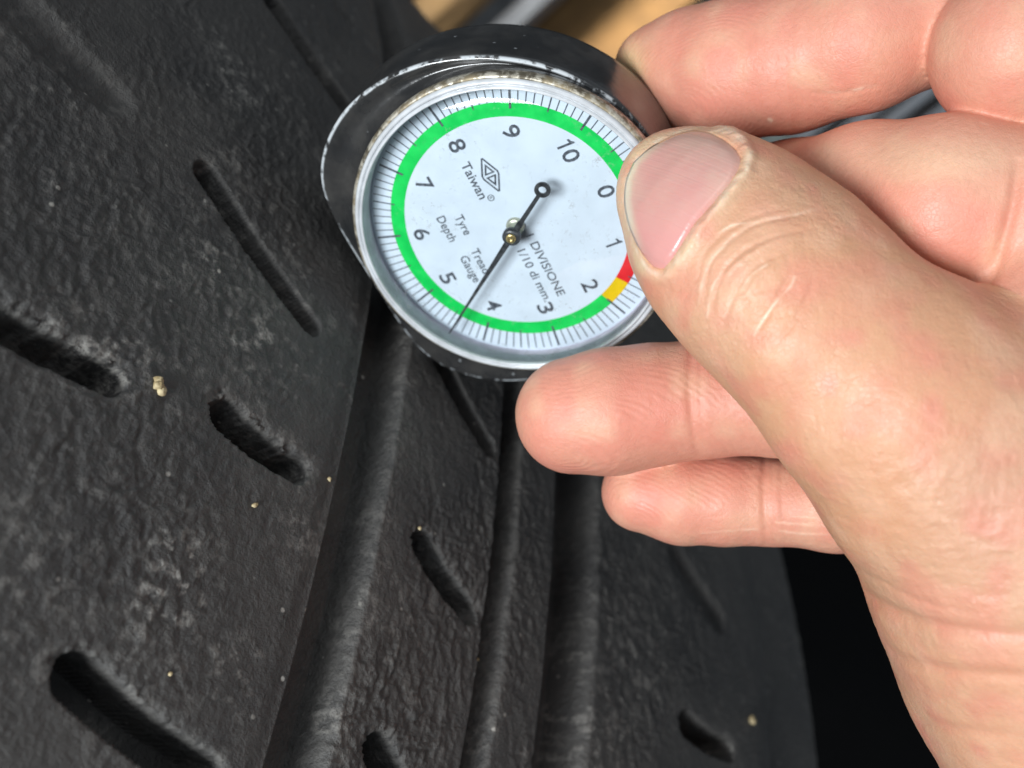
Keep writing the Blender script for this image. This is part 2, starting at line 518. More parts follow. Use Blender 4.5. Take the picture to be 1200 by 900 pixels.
def half_clear(name, color, clear, rough, gloss):
    k = N(name)
    tr = k.n('ShaderNodeBsdfTransparent'); tr.inputs[0].default_value = (0.96, 0.98, 1.0, 1)
    f_ = k.noise(420, 4); k.to(k.mix(k.ramp(f_, 0.35, 0.7), tuple(c * 0.8 for c in color), color), 'Base Color')
    k.set(Roughness=rough, Specular_IOR_Level=gloss)
    mx = k.n('ShaderNodeMixShader'); mx.inputs[0].default_value = clear
    k.l(k.b.outputs[0], mx.inputs[1]); k.l(tr.outputs[0], mx.inputs[2]); k.l(mx.outputs[0], k.out.inputs['Surface'])
    return k.m
M_clearrim = half_clear('clear_plastic_rim', (0.80, 0.83, 0.86), 0.25, 0.12, 0.9)
M_rimwall = half_clear('clear_plastic_wall', (0.88, 0.80, 0.90), 0.12, 0.6, 0.15)
k = N('worn_brass_rim')
f = k.noise(900, 5, 0.65); f2 = k.noise(260, 4)
k.to(k.mix(k.ramp(f, 0.42, 0.62), k.mix(k.ramp(f2, 0.4, 0.6), (0.10, 0.085, 0.06), (0.28, 0.23, 0.15)), (0.58, 0.54, 0.45)), 'Base Color')
k.to(k.ramp(f, 0.35, 0.65, 0.6, 0.32), 'Roughness'); k.set(Metallic=0.5); k.to(k.bump(f, 0.00004), 'Normal')
M_brass = k.m
M_needle = plain('needle_black', (0.045, 0.048, 0.052), 0.35, 0.2, nscale=1500, namp=0.5)
M_pin = plain('brass_pin', (0.62, 0.46, 0.20), 0.28, 0.9, nscale=1200, namp=0.25)
M_collar = plain('pale_collar', (0.52, 0.52, 0.42), 0.35, 0.6, nscale=900, namp=0.2)
M_steel = plain('steel_probe', (0.55, 0.56, 0.57), 0.3, 1.0, nscale=400, namp=0.1)

# lens: a thin clear cover - see-through with a Fresnel skin, specks of dirt
k = N('clear_lens')
tr = k.n('ShaderNodeBsdfTransparent'); tr.inputs[0].default_value = (0.97, 0.985, 0.99, 1)
gl = k.n('ShaderNodeBsdfGlossy'); gl.inputs['Roughness'].default_value = 0.045
fr = k.n('ShaderNodeFresnel'); fr.inputs['IOR'].default_value = 1.5
m1 = k.n('ShaderNodeMixShader'); k.l(fr.outputs[0], m1.inputs[0]); k.l(tr.outputs[0], m1.inputs[1]); k.l(gl.outputs[0], m1.inputs[2])
df = k.n('ShaderNodeBsdfDiffuse'); df.inputs[0].default_value = (0.30, 0.32, 0.32, 1)
smear = k.math('MULTIPLY', k.ramp(k.noise(1100, 5, 0.7), 0.54, 0.72), k.ramp(k.noise(170, 4, 0.6), 0.46, 0.7, 0.05, 0.6))
m2 = k.n('ShaderNodeMixShader'); k.l(smear, m2.inputs[0]); k.l(m1.outputs[0], m2.inputs[1]); k.l(df.outputs[0], m2.inputs[2])
k.l(m2.outputs[0], k.out.inputs['Surface'])
M_lens = k.m

# body: D-shaped case, loft of outlines
ANG = np.radians([0, 40, 52, 65, 80, 90, 99, 110, 121, 133, 141, 147, 153, 161, 170, 180])
RAD = np.array([21.5, 21.6, 21.9, 22.3, 23.1, 23.9, 24.6, 25.6, 26.6, 27.2, 27.3, 26.9, 26.1, 24.9, 24.0, 23.6])
NA = 216
th = np.linspace(0, 2 * math.pi, NA, endpoint=False)
tha = np.abs((th + math.pi) % (2 * math.pi) - math.pi)
ro = np.interp(tha, ANG, RAD)
kern = np.ones(5) / 5
for _ in range(2):
    ro = np.convolve(np.r_[ro[-2:], ro, ro[:2]], kern, 'valid')
def ring(r, h):
    return np.c_[r * np.sin(th), r * np.cos(th), np.broadcast_to(h, r.shape)]
def loft(rings, close_first=False, close_last=False):
    V = np.vstack(rings); F = []
    n = NA
    for j in range(len(rings) - 1):
        for i in range(n):
            F.append((j * n + i, j * n + (i + 1) % n, (j + 1) * n + (i + 1) % n, (j + 1) * n + i))
    if close_first: F.append(tuple(reversed(range(n))))
    if close_last: F.append(tuple((len(rings) - 1) * n + i for i in range(n)))
    return V * MM, F
def mixr(q, rc): return ro * (1 - q) + rc * q
rings = [ring(ro - 1.6, -13.5), ring(ro - 0.5, -13.3), ring(ro - 0.05, -12.6), ring(ro, -11.5), ring(ro, -7), ring(ro, -4), ring(ro, -1.6), ring(ro - 0.06, -1.0), ring(ro - 0.18, -0.76), ring(ro - 0.38, -0.60), ring(ro - 0.62, -0.56)]
wr = [0.0, 0.02, 0.04, 0.02, 0.0, 0.0, 0.0, 0.0, 1.0, 1.0, 0.0]
for q, hh in ((0.15, -0.75), (0.35, -0.9), (0.6, -0.7), (0.8, -0.15), (0.93, 0.6), (1.0, 1.2)):
    rings.append(ring(mixr(q, 21.3 + 0 * ro) - 0.9 * (1 - q), hh)); wr.append(0.0)
for r_, h_ in ((20.6, 1.2), (20.2, 1.0), (20.1, -0.4)):
    rings.append(ring(r_ + 0 * ro, h_)); wr.append(0)
V, F = loft(rings, True, True)
o = mesh_obj('body', V, F, M_black, gauge)
set_attr(o, 'wear', np.repeat(wr, NA))

def lathe(name, prof, mat, parent=gauge, centre=(0, 0), n=128, caps=(False, False)):
    V, F = [], []
    for r, h in prof:
        for i in range(n):
            a = 2 * math.pi * i / n
            V.append(((centre[0] + r * math.sin(a)) * MM, (centre[1] + r * math.cos(a)) * MM, h * MM))
    for j in range(len(prof) - 1):
        for i in range(n):
            F.append((j * n + i, j * n + (i + 1) % n, (j + 1) * n + (i + 1) % n, (j + 1) * n + i))
    if caps[0]: F.append(tuple(reversed(range(n))))
    if caps[1]: F.append(tuple((len(prof) - 1) * n + i for i in range(n)))
    return mesh_obj(name, V, F, mat, parent)

bez = lathe('bezel', [(21.2, 1.0), (21.5, 1.25), (21.58, 2.0), (21.5, 2.6), (21.25, 2.95), (21.05, 2.9)], M_brass, n=192)
lathe('clear_rim', [(21.05, 2.7), (21.0, 3.15), (20.8, 3.45), (20.55, 3.5), (20.42, 3.35), (20.36, 3.1), (20.3, 3.35), (20.18, 3.6), (20.0, 3.7), (19.88, 3.5), (19.86, 3.2)], M_clearrim, bez, n=192)
lathe('inner_wall', [(19.86, 3.2), (19.8, 2.2), (19.78, 1.4), (19.85, 0.3), (19.9, -0.05)], M_rimwall, bez, n=192)
dial = lathe('dial', [(0.01, 0.0), (10, 0.0), (19.95, 0.0)], M_dial, n=160)
lens = lathe('lens', [(0.01, 4.45), (6, 4.42), (11, 4.34), (15, 4.28), (17.4, 4.24), (18.0, 4.19), (18.5, 4.09), (18.95, 3.94), (19.3, 3.76), (19.6, 3.52), (19.84, 3.28)], M_lens, n=160)

def arc_band(name, r0, r1, m0, m1, h, mat, parent):
    n = max(8, int((m1 - m0) * 18))
    V, F = [], []
    for i in range(n + 1):
        a = (m0 + (m1 - m0) * i / n) * 2 * math.pi / 11
        for r in (r0, r1):
            V.append((r * math.sin(a) * MM, r * math.cos(a) * MM, h * MM))
    for i in range(n):
        F.append((2 * i, 2 * i + 2, 2 * i + 3, 2 * i + 1))
    F = [tuple(reversed(f)) for f in F]
    return mesh_obj(name, V, F, mat, parent, smooth=False)
arc_band('green_band', 15.12, 17.0, 2.0, 11.0, 0.03, M_green, dial)
arc_band('red_band', 15.12, 17.0, 0.0, 1.6, 0.03, M_red, dial)
arc_band('yellow_band', 15.12, 17.0, 1.6, 2.0, 0.03, M_yellow, dial)
# scale marks
def bar_mesh(r0, r1, w):
    me = bpy.data.meshes.new('scale_mark')
    x = w / 2 * MM
    me.from_pydata([(-x, r0 * MM, 0), (x, r0 * MM, 0), (x, r1 * MM, 0), (-x, r1 * MM, 0)], [], [(0, 1, 2, 3)])
    me.materials.append(M_ink)
    return me
bars = {0: bar_mesh(16.15, 19.45, 0.30), 5: bar_mesh(16.5, 19.45, 0.17), 1: bar_mesh(16.95, 19.45, 0.135)}
for i in range(110):
    me = bars[0 if i % 10 == 0 else 5 if i % 5 == 0 else 1]
    o = bpy.data.objects.new('scale_mark', me)
    COL.objects.link(o); o.parent = dial
    o.location = (0, 0, 0.055 * MM)
    o.rotation_euler = (0, 0, -(i / 10) * 2 * math.pi / 11)

def text(name, body, v, u, cap, parent, width=None, bold=0.0, mat=None, align='CENTER'):
    c = bpy.data.curves.new(name, 'FONT')
    c.body = body; c.size = cap / 0.73 * MM
    c.align_x = align; c.align_y = 'CENTER'
    c.offset = bold * MM; c.resolution_u = 3
    tmp = bpy.data.objects.new('tmp', c); COL.objects.link(tmp)
    dg = bpy.context.evaluated_depsgraph_get()
    me = bpy.data.meshes.new_from_object(tmp.evaluated_get(dg))
    bpy.data.objects.remove(tmp); bpy.data.curves.remove(c)
    co = np.zeros(len(me.vertices) * 3); me.vertices.foreach_get('co', co); co = co.reshape(-1, 3)
    mid = (co.max(0) + co.min(0)) / 2; ext = co.max(0) - co.min(0)
    co -= mid
    if width: co[:, 0] *= width * MM / ext[0]
    me.vertices.foreach_set('co', co.ravel())
    me.materials.clear(); me.materials.append(mat or M_ink)
    me.name = name
    o = bpy.data.objects.new(name, me); COL.objects.link(o); o.parent = parent
    o.location = (v * MM, u * MM, 0.06 * MM)
    return o
def flag_one(name, v, u, parent):
    """a 1 with its flag: stem and slanted stroke"""
    P_ = [(0.06, -1.15), (0.36, -1.15), (0.36, 1.15), (0.14, 1.15), (-0.02, 0.86), (-0.42, 0.66), (-0.42, 0.40), (0.06, 0.56)]
    return mesh_obj(name, [((v + x) * MM, (u + y) * MM, 0.06 * MM) for x, y in P_], [(0, 1, 2, 7), (2, 3, 4, 7), (4, 5, 6, 7)], M_ink, parent, smooth=False)
for i in range(11):
    a = i * 2 * math.pi / 11
    cv, cu = 13.12 * math.sin(a), 13.12 * math.cos(a)
    if i == 1: flag_one('numeral', cv, cu, dial)
    elif i == 10:
        o = text('numeral', '0', cv + 0.95, cu, 2.3, dial, width=1.62, bold=0.035)
        flag_one('numeral_stroke', -1.75, 0, o)
    else: text('numeral', str(i), cv, cu, 2.3, dial, width=1.62, bold=0.035)
text('lettering', 'Tyre', -2.75, -6.75, 1.3, dial, width=3.0, bold=0.012)
text('lettering', 'Depth', -3.05, -9.15, 1.3, dial, width=3.9, bold=0.012)
text('lettering', 'Tread', 3.0, -6.95, 1.3, dial, width=3.9, bold=0.012)
text('lettering', 'Gauge', 3.6, -9.05, 1.3, dial, width=4.3, bold=0.012)
text('lettering', '1 DIVISIONE', 6.9, 1.15, 1.25, dial, width=10.0, bold=0.012)
text('lettering', '1/10 di mm.', 7.8, -0.95, 1.25, dial, width=8.6, bold=0.012)
text('lettering', 'Taiwan', -7.85, -2.1, 1.35, dial, width=5.4, bold=0.02)
# registered mark: a ring with a small R
def flat_ring(r0, r1, cx, cy, n=28):
    V, F = [], []
    for i in range(n):
        a = 2 * math.pi * i / n
        for r in (r0, r1): V.append(((cx + r * math.cos(a)), (cy + r * math.sin(a)), 0))
    for i in range(n):
        j = (i + 1) % n
        F.append((2 * i, 2 * i + 1, 2 * j + 1, 2 * j))
    return V, F
V, F = flat_ring(0.36, 0.47, -4.85, -1.2)
o = mesh_obj('registered_mark', [(x * MM, y * MM, 0.06 * MM) for x, y, z in V], F, M_ink, dial, smooth=False)
text('registered_letter', 'R', -4.85, -1.2, 0.45, o, width=0.34)
# diamond emblem: outlined lozenge holding two outlined triangles
def outline_poly(pts, w):
    pts = np.array(pts, float); n = len(pts); V, F = [], []
    ar = 0.5 * np.sum(pts[:, 0] * np.roll(pts[:, 1], -1) - np.roll(pts[:, 0], -1) * pts[:, 1])
    if ar < 0: pts = pts[::-1]
    inner = []
    for i in range(n):
        p0, p1, p2 = pts[i - 1], pts[i], pts[(i + 1) % n]
        d0 = (p1 - p0) / np.linalg.norm(p1 - p0); d1 = (p2 - p1) / np.linalg.norm(p2 - p1)
        n0 = np.array([-d0[1], d0[0]]); n1 = np.array([-d1[1], d1[0]])
        b = (n0 + n1); b /= np.linalg.norm(b)
        inner.append(p1 + b * min(w / max(b @ n0, 0.25), 3 * w))
    for i in range(n):
        V += [tuple(pts[i]) + (0,), tuple(inner[i]) + (0,)]
    for i in range(n):
        j = (i + 1) % n
        F.append((2 * i, 2 * j, 2 * j + 1, 2 * i + 1))
    return V, F
VV, FF = [], []
def addp(V, F):
    b = len(VV); VV.extend(V); FF.extend([tuple(i + b for i in f) for f in F])
lx, ly = -7.75, 0.25
oct_ = [(-2.5, -0.13), (-0.25, -1.2), (0.25, -1.2), (2.5, -0.13), (2.5, 0.13), (0.25, 1.2), (-0.25, 1.2), (-2.5, 0.13)]
addp(*outline_poly([(lx + x, ly + y) for x, y in oct_], 0.21))
addp(*outline_poly([(lx - 1.65, ly), (lx - 0.14, ly - 0.74), (lx - 0.14, ly + 0.74)], 0.21))
addp(*outline_poly([(lx + 1.65, ly), (lx + 0.14, ly + 0.74), (lx + 0.14, ly - 0.74)], 0.21))
mesh_obj('diamond_emblem', [(x * MM, y * MM, 0.06 * MM) for x, y, z in VV], FF, M_ink, dial, smooth=False)

# pivot and needle
lathe('pivot_collar', [(1.25, 0.02), (1.25, 0.35), (1.0, 0.6), (0.62, 0.62), (0.6, 2.4)], M_collar, n=40, caps=(False, True))
tip = np.array([10.3, -15.2]); tail = np.array([-4.45, 6.7])
nd = empty('needle'); nd.parent = gauge
def needle_mesh():
    d = unit(tip); p = np.array([-d[1], d[0]])
    rows = [(tip, 0.10), (tip * 0.55, 0.22), (tip * 0.06, 0.40), (tail * 0.30, 0.42), (tail * 0.32, 0.30), (tail * 0.90, 0.26)]
    V, F = [], []
    for c, w in rows:
        for z in (2.95, 3.2):
            V.append(((c + p * w)[0], (c + p * w)[1], z)); V.append(((c - p * w)[0], (c - p * w)[1], z))
    for i in range(len(rows) - 1):
        a = 4 * i; b = a + 4
        F += [(a + 2, a + 3, b + 3, b + 2), (a + 1, a, b, b + 1), (a, a + 2, b + 2, b), (a + 3, a + 1, b + 1, b + 3)]
    return np.array(V) * MM, F
V, F = needle_mesh()
mesh_obj('pointer', V, F, M_needle, nd, smooth=False)
def torus_flat(r0, r1, z0, z1, cx, cy, n=40):
    V, F = [], []
    for i in range(n):
        a = 2 * math.pi * i / n
        for r, z in ((r0, z0), (r1, z0), (r1, z1), (r0, z1)):
            V.append(((cx + r * math.cos(a)) * MM, (cy + r * math.sin(a)) * MM, z * MM))
    for i in range(n):
        j = (i + 1) % n
        for q in range(4):
            F.append((4 * i + q, 4 * j + q, 4 * j + (q + 1) % 4, 4 * i + (q + 1) % 4))
    return V, F
V, F = torus_flat(0.50, 1.04, 2.94, 3.24, tail[0], tail[1])
mesh_obj('tail_ring', V, F, M_needle, nd, smooth=False)
lathe('hub', [(1.2, 2.7), (1.22, 3.3), (1.05, 3.55), (0.7, 3.6)], M_needle, nd, n=40, caps=(False, True))
lathe('hub_pin', [(0.68, 3.55), (0.66, 3.75), (0.45, 3.85), (0.25, 3.78), (0.05, 3.7)], M_pin, nd, n=32, caps=(False, True))
# probe under the flat foot, reaching down into the groove
V, F = [], []
n = 20
for j, (r, y) in enumerate([(1.5, -23.2), (1.5, -25.2), (1.0, -25.3), (1.0, -27.9), (0.5, -28.3)]):
    for i in range(n):
        a = 2 * math.pi * i / n
        V.append((r * math.cos(a) * MM + 1.5 * MM, y * MM, (-6 + r * math.sin(a)) * MM))
for j in range(4):
    for i in range(n):
        F.append((j * n + i, j * n + (i + 1) % n, (j + 1) * n + (i + 1) % n, (j + 1) * n + i))
F.append(tuple(4 * n + i for i in range(n)))
mesh_obj('probe', V, F, M_steel, gauge)

# ------------------------------------------------------------------ hand
def chain(rows):
    return [(at(px, py, z), r) for px, py, z, r in rows]
INDEX = chain([(768, 80, 147, 5.7), (805, 82, 145, 7.9), (860, 82, 141, 8.9), (925, 73, 137, 8.7), (1010, 48, 132, 8.5), (1076, 28, 131, 8.0)])
INDEX2 = chain([(1190, 60, 122, 9.55), (1270, 90, 124, 10.5), (1370, 150, 124, 12)])
MIDDLE = chain([(730, 268, 163, 7.0), (820, 255, 153, 8.3), (930, 247, 141, 8.9), (1020, 241, 131, 9.8), (1110, 245, 124, 10.5), (1200, 262, 122, 10.4), (1330, 290, 124, 12)])
RING = chain([(672, 487, 137, 7.5), (715, 482, 136.5, 7.9), (765, 474, 136, 7.55), (820, 468, 135, 7.25), (920, 464, 132, 7.4), (1030, 450, 128, 8.4), (1150, 430, 126, 9.5), (1320, 430, 126, 12)])
LITTLE = chain([(752, 576, 142, 5.4), (800, 584, 141, 5.9), (850, 586, 140, 5.8), (897, 588, 139, 5.5), (980, 592, 136, 5.8), (1080, 580, 132, 7.5), (1200, 560, 128, 10), (1320, 560, 128, 12)])
THUMB = chain([(789, 216, 123, 5.9), (818, 243, 121.5, 8.9), (860, 284, 118.5, 10.9), (915, 332, 116, 11.5), (975, 392, 114, 11.4), (1036, 450, 113.5, 11.8), (1098, 502, 115, 13.8)])
THENAR = chain([(1098, 502, 115, 13.8), (1178, 576, 117, 15.7), (1222, 690, 119, 16.5), (1264, 800, 121, 16.4), (1334, 930, 124, 17.5), (1420, 1100, 130, 18), (1560, 1330, 140, 20)])
PALM_A = chain([(1278, 352, 118, 11.8), (1300, 480, 122, 13.5), (1300, 640, 124, 16), (1330, 800, 126, 17)])
PALM_B = chain([(1370, 150, 126, 12), (1420, 350, 128, 14), (1430, 560, 130, 16), (1420, 800, 132, 17), (1500, 1050, 138, 20), (1640, 1300, 146, 21)])

def capsule_chain(P, ch, kk=None, flat=None):
    """distance to a row of round cones; flat=(dir, factor) thins it along one direction"""
    d = None
    Q = P
    pts = [c for c, r in ch]
    if flat is not None:
        fd, fk = unit(flat[0]), flat[1]
        Q = P + np.outer(P @ fd, fd) * (fk - 1)
        pts = [c + fd * (c @ fd) * (fk - 1) for c in pts]
    for i in range(len(ch) - 1):
        a, ra = pts[i], ch[i][1]; b, rb = pts[i + 1], ch[i + 1][1]
        ab = (b - a).astype(P.dtype); L = float(ab @ ab)
        t = np.clip((Q - a.astype(P.dtype)) @ ab / L, 0, 1)
        t2 = t * t * (3 - 2 * t) * 0.5 + t * 0.5
        dd = np.sqrt(((Q - a.astype(P.dtype) - t[:, None] * ab) ** 2).sum(1)) - (ra + (rb - ra) * t2)
        d = dd if d is None else (smin(d, dd, kk) if kk else np.minimum(d, dd))
    return d

def smin(a, b, k):
    h = np.maximum(k - np.abs(a - b), 0) / k
    return np.minimum(a, b) - h * h * k * 0.25

THUMB_FLAT = (unit(np.array([0.10, -0.10, -1.0])), 1.28)
def hand_sdf(P):
    P = P.astype(np.float32)
    di = smin(capsule_chain(P, INDEX, 1.5), capsule_chain(P, INDEX2, 2), 0.35)
    dm = capsule_chain(P, MIDDLE, 2)
    dr = capsule_chain(P, RING, 1.5)
    dl = capsule_chain(P, LITTLE, 1.5)
    fingers = smin(smin(di, dm, 0.5), smin(dr, dl, 0.5), 0.5)
    pa = capsule_chain(P, PALM_A, 6)
    pb = capsule_chain(P, PALM_B, 8)
    palm = smin(pa, pb, 10)
    th_ = capsule_chain(P, THUMB, 3, THUMB_FLAT)
    tn = capsule_chain(P, THENAR, 6)
    tt = smin(th_, tn, 7)
    d = smin(fingers, palm, 2.0)
    d = smin(d, tt, 0.8)
    return smin(np.minimum(d, 99), smin(tn, palm, 9), 1.0)

VX = 0.42
lo = np.array([-2.0, -56.0, 92.0]); hi = np.array([124.0, 112.0, 176.0])
dims = np.ceil((hi - lo) / VX).astype(int)
gridarr = np.full(dims, 3 * VX, np.float32)
# coarse pass finds the blocks near the surface, the fine pass fills those only
CB = 6
cd = np.ceil(dims / CB).astype(int)
ci = np.stack(np.meshgrid(*[np.arange(n) for n in cd], indexing='ij'), -1).reshape(-1, 3)
cc = lo + (ci * CB + CB / 2) * VX
dv = np.concatenate([hand_sdf(cc[i:i + 200000]) for i in range(0, len(cc), 200000)])
half = CB * VX * 0.87 + 4 * VX
inside = dv < -half
near = np.abs(dv) <= half * 1.35
for c in ci[inside & ~near]:
    gridarr[c[0] * CB:(c[0] + 1) * CB, c[1] * CB:(c[1] + 1) * CB, c[2] * CB:(c[2] + 1) * CB] = -3 * VX
blk = np.stack(np.meshgrid(np.arange(CB), np.arange(CB), np.arange(CB), indexing='ij'), -1).reshape(-1, 3)
cn = ci[near] * CB
for i in range(0, len(cn), 1500):
    vox = (cn[i:i + 1500, None, :] + blk[None]).reshape(-1, 3)
    ok = (vox < dims).all(1); vox = vox[ok]
    gridarr[vox[:, 0], vox[:, 1], vox[:, 2]] = np.clip(hand_sdf(lo + vox * VX), -3 * VX, 3 * VX)
vg = openvdb.FloatGrid(3 * VX)
vg.copyFromArray(gridarr)
pts, quads = vg.convertToQuads(0.0)
HP = lo + np.asarray(pts, float) * VX
HQ = np.asarray(quads)[:, ::-1].copy()
# keep the body only
# (largest connected piece)
par = np.arange(len(HP))
E_ = np.concatenate([HQ[:, [0, 1]], HQ[:, [1, 2]], HQ[:, [2, 3]]])
for _ in range(400):
    m = np.minimum(par[E_[:, 0]], par[E_[:, 1]])
    old = par.copy()
    np.minimum.at(par, E_[:, 0], m); np.minimum.at(par, E_[:, 1], m)
    par = par[par]
    if (par == old).all(): break
u_, cnt = np.unique(par, return_counts=True)
keep = par == u_[cnt.argmax()]
remap = np.cumsum(keep) - 1
HQ = remap[HQ[keep[HQ].all(1)]]; HP = HP[keep]

def grad(P, e=0.25):
    g_ = np.stack([hand_sdf(P + np.eye(3)[i] * e) - hand_sdf(P - np.eye(3)[i] * e) for i in range(3)], -1) / (2 * e)
    return g_ / (np.linalg.norm(g_, axis=1, keepdims=True) + 1e-9)
for _ in range(2):
    G = grad(HP)
    HP = HP - G * hand_sdf(HP)[:, None].astype(float) * 0.8
# relax a little so creases between pieces round off like flesh
def edges_of(Q):
    return np.concatenate([Q[:, [0, 1]], Q[:, [1, 2]], Q[:, [2, 3]], Q[:, [3, 0]]])
def relax(X, E2, it, lam=0.5, mask=None):
    for _ in range(it):
        acc = np.zeros_like(X); n_ = np.zeros(len(X))
        for a, b in ((0, 1), (1, 0)):
            for c in range(X.shape[1]): acc[:, c] += np.bincount(E2[:, a], X[E2[:, b], c], len(X))
            n_ += np.bincount(E2[:, a], minlength=len(X))
        Y = X + lam * (acc / np.maximum(n_, 1)[:, None] - X)
        X = Y if mask is None else np.where(mask[:, None], Y, X)
    return X
HP = relax(HP, edges_of(HQ), 4)
def vnormals(P, Q):
    fn = np.cross(P[Q[:, 2]] - P[Q[:, 0]], P[Q[:, 3]] - P[Q[:, 1]])
    n_ = np.zeros_like(P)
    for c in range(4):
        for d in range(3): n_[:, d] += np.bincount(Q[:, c], fn[:, d], len(P))
    return n_ / (np.linalg.norm(n_, axis=1, keepdims=True) + 1e-12)
HN = vnormals(HP, HQ)
if (HN * grad(HP)).sum(1).mean() < 0:
    HQ = HQ[:, ::-1].copy(); HN = -HN
# finer skin where the eye is close: split the quads facing it (twice); their neighbours become
# polygons that share the new edge points, so the surface stays one closed sheet
NGONS = []
def split_facing(P, Q, ngons, x0, x1, y0, y1):
    fc = P[Q].mean(1)
    nrm = np.cross(P[Q[:, 2]] - P[Q[:, 0]], P[Q[:, 3]] - P[Q[:, 1]])
    fpx = 600 + FPX * fc[:, 0] / fc[:, 2]; fpy = 450 + FPX * fc[:, 1] / fc[:, 2]
    reg = ((nrm * -fc).sum(1) > -0.15 * np.linalg.norm(nrm, axis=1) * np.linalg.norm(fc, axis=1)) & (fpx > x0) & (fpx < x1) & (fpy > y0) & (fpy < y1)
    R_ = Q[reg]; n0 = len(P)
    e = np.concatenate([np.sort(R_[:, [k_, (k_ + 1) % 4]], 1) for k_ in range(4)])
    key = e[:, 0].astype(np.int64) * (1 << 32) + e[:, 1]
    uk, inv = np.unique(key, return_inverse=True)
    ea = (uk >> 32).astype(int); eb = (uk & 0xffffffff).astype(int)
    mid = n0 + np.arange(len(uk)); cen = n0 + len(uk) + np.arange(len(R_))
    P2 = np.vstack([P, (P[ea] + P[eb]) / 2, P[R_].mean(1)])
    m_ = mid[inv].reshape(4, -1)
    new = np.concatenate([np.stack([R_[:, k_], m_[k_], cen, m_[k_ - 1]], 1) for k_ in range(4)])
    look = dict(zip(uk.tolist(), mid.tolist()))
    rest = Q[~reg]
    touched = np.zeros(len(rest), bool)
    for k_ in range(4):
        ee = np.sort(rest[:, [k_, (k_ + 1) % 4]], 1)
        touched |= np.isin(ee[:, 0].astype(np.int64) * (1 << 32) + ee[:, 1], uk)
    def grow(f):
        out = []
        for a_, b_ in zip(f, list(f[1:]) + [f[0]]):
            out.append(a_)
            mm_ = look.get((min(a_, b_) << 32) + max(a_, b_))
            if mm_ is not None: out.append(mm_)
        return tuple(out)
    ng = [grow(f) for f in ngons] + [grow(f) for f in rest[touched].tolist()]
    fine = np.zeros(len(P2), bool); fine[new.ravel()] = True
    bnd = np.zeros(len(P2), bool)
    for f in ng: bnd[list(f)] = True
    Q2 = np.concatenate([rest[~touched], new])
    P2 = relax(P2, edges_of(Q2), 2, 0.5, fine & ~bnd)
    return P2, Q2, ng
HP, HQ, NGONS = split_facing(HP, HQ, NGONS, -100, 1225, -25, 925)
HP, HQ, NGONS = split_facing(HP, HQ, NGONS, 715, 985, 135, 425)
HN = vnormals(HP, HQ)
_tri = np.array([(f[0], f[i_], f[i_ + 1]) for f in NGONS for i_ in range(1, len(f) - 1)])
_fn = np.cross(HP[_tri[:, 1]] - HP[_tri[:, 0]], HP[_tri[:, 2]] - HP[_tri[:, 0]])
for c_ in range(3):
    for d_ in range(3): HN[:, d_] += np.bincount(_tri[:, c_], _fn[:, d_], len(HP)) * 1.0
HN /= np.linalg.norm(HN, axis=1, keepdims=True) + 1e-12
print('RHAND', len(HP), len(HQ), len(NGONS))

dist = {n_: capsule_chain(HP, c, None, f) for n_, c, f in (('index', INDEX, None), ('index2', INDEX2, None), ('middle', MIDDLE, None), ('ring', RING, None), ('little', LITTLE, None), ('thumb', THUMB, THUMB_FLAT), ('thenar', THENAR, None), ('palm', PALM_A, None), ('palmb', PALM_B, None))}
names = list(dist); which = np.argmin(np.stack([dist[n_] for n_ in names]), 0)
is_ = {n_: which == i for i, n_ in enumerate(names)}
px = 600 + FPX * HP[:, 0] / HP[:, 2]; py = 450 + FPX * HP[:, 1] / HP[:, 2]
facing = (HN * -HP).sum(1) / np.linalg.norm(HP, axis=1)

def polydist(px, py, pl):
    d = np.full(len(px), 1e9); q = np.zeros(len(px)); n = len(pl) - 1
    for i in range(n):
        a = np.array(pl[i], float); b = np.array(pl[i + 1], float); ab = b - a
        t = np.clip(((px - a[0]) * ab[0] + (py - a[1]) * ab[1]) / (ab @ ab), 0, 1)
        dd = np.hypot(px - a[0] - t * ab[0], py - a[1] - t * ab[1])
        q = np.where(dd < d, (i + t) / n, q); d = np.minimum(d, dd)
    return d, q
def spline(pl, n=24):
    pl = np.array(pl, float)
    t = np.r_[0, np.cumsum(np.hypot(*np.diff(pl, axis=0).T))]; t /= t[-1]
    out = []
    P_ = np.vstack([2 * pl[0] - pl[1], pl, 2 * pl[-1] - pl[-2]])
    for i in range(1, len(P_) - 2):
        for s_ in np.linspace(0, 1, max(3, n // (len(pl) - 1)), endpoint=False):
            a, b, c, d = P_[i - 1:i + 3]
            out.append(0.5 * ((2 * b) + (c - a) * s_ + (2 * a - 5 * b + 4 * c - d) * s_ ** 2 + (-a + 3 * b - 3 * c + d) * s_ ** 3))
    out.append(pl[-1])
    return [tuple(x) for x in out]

HD = np.zeros(len(HP)); CREASE = np.zeros(len(HP)); RIDGEW = np.zeros(len(HP)); RIDGE = np.zeros(len(HP))
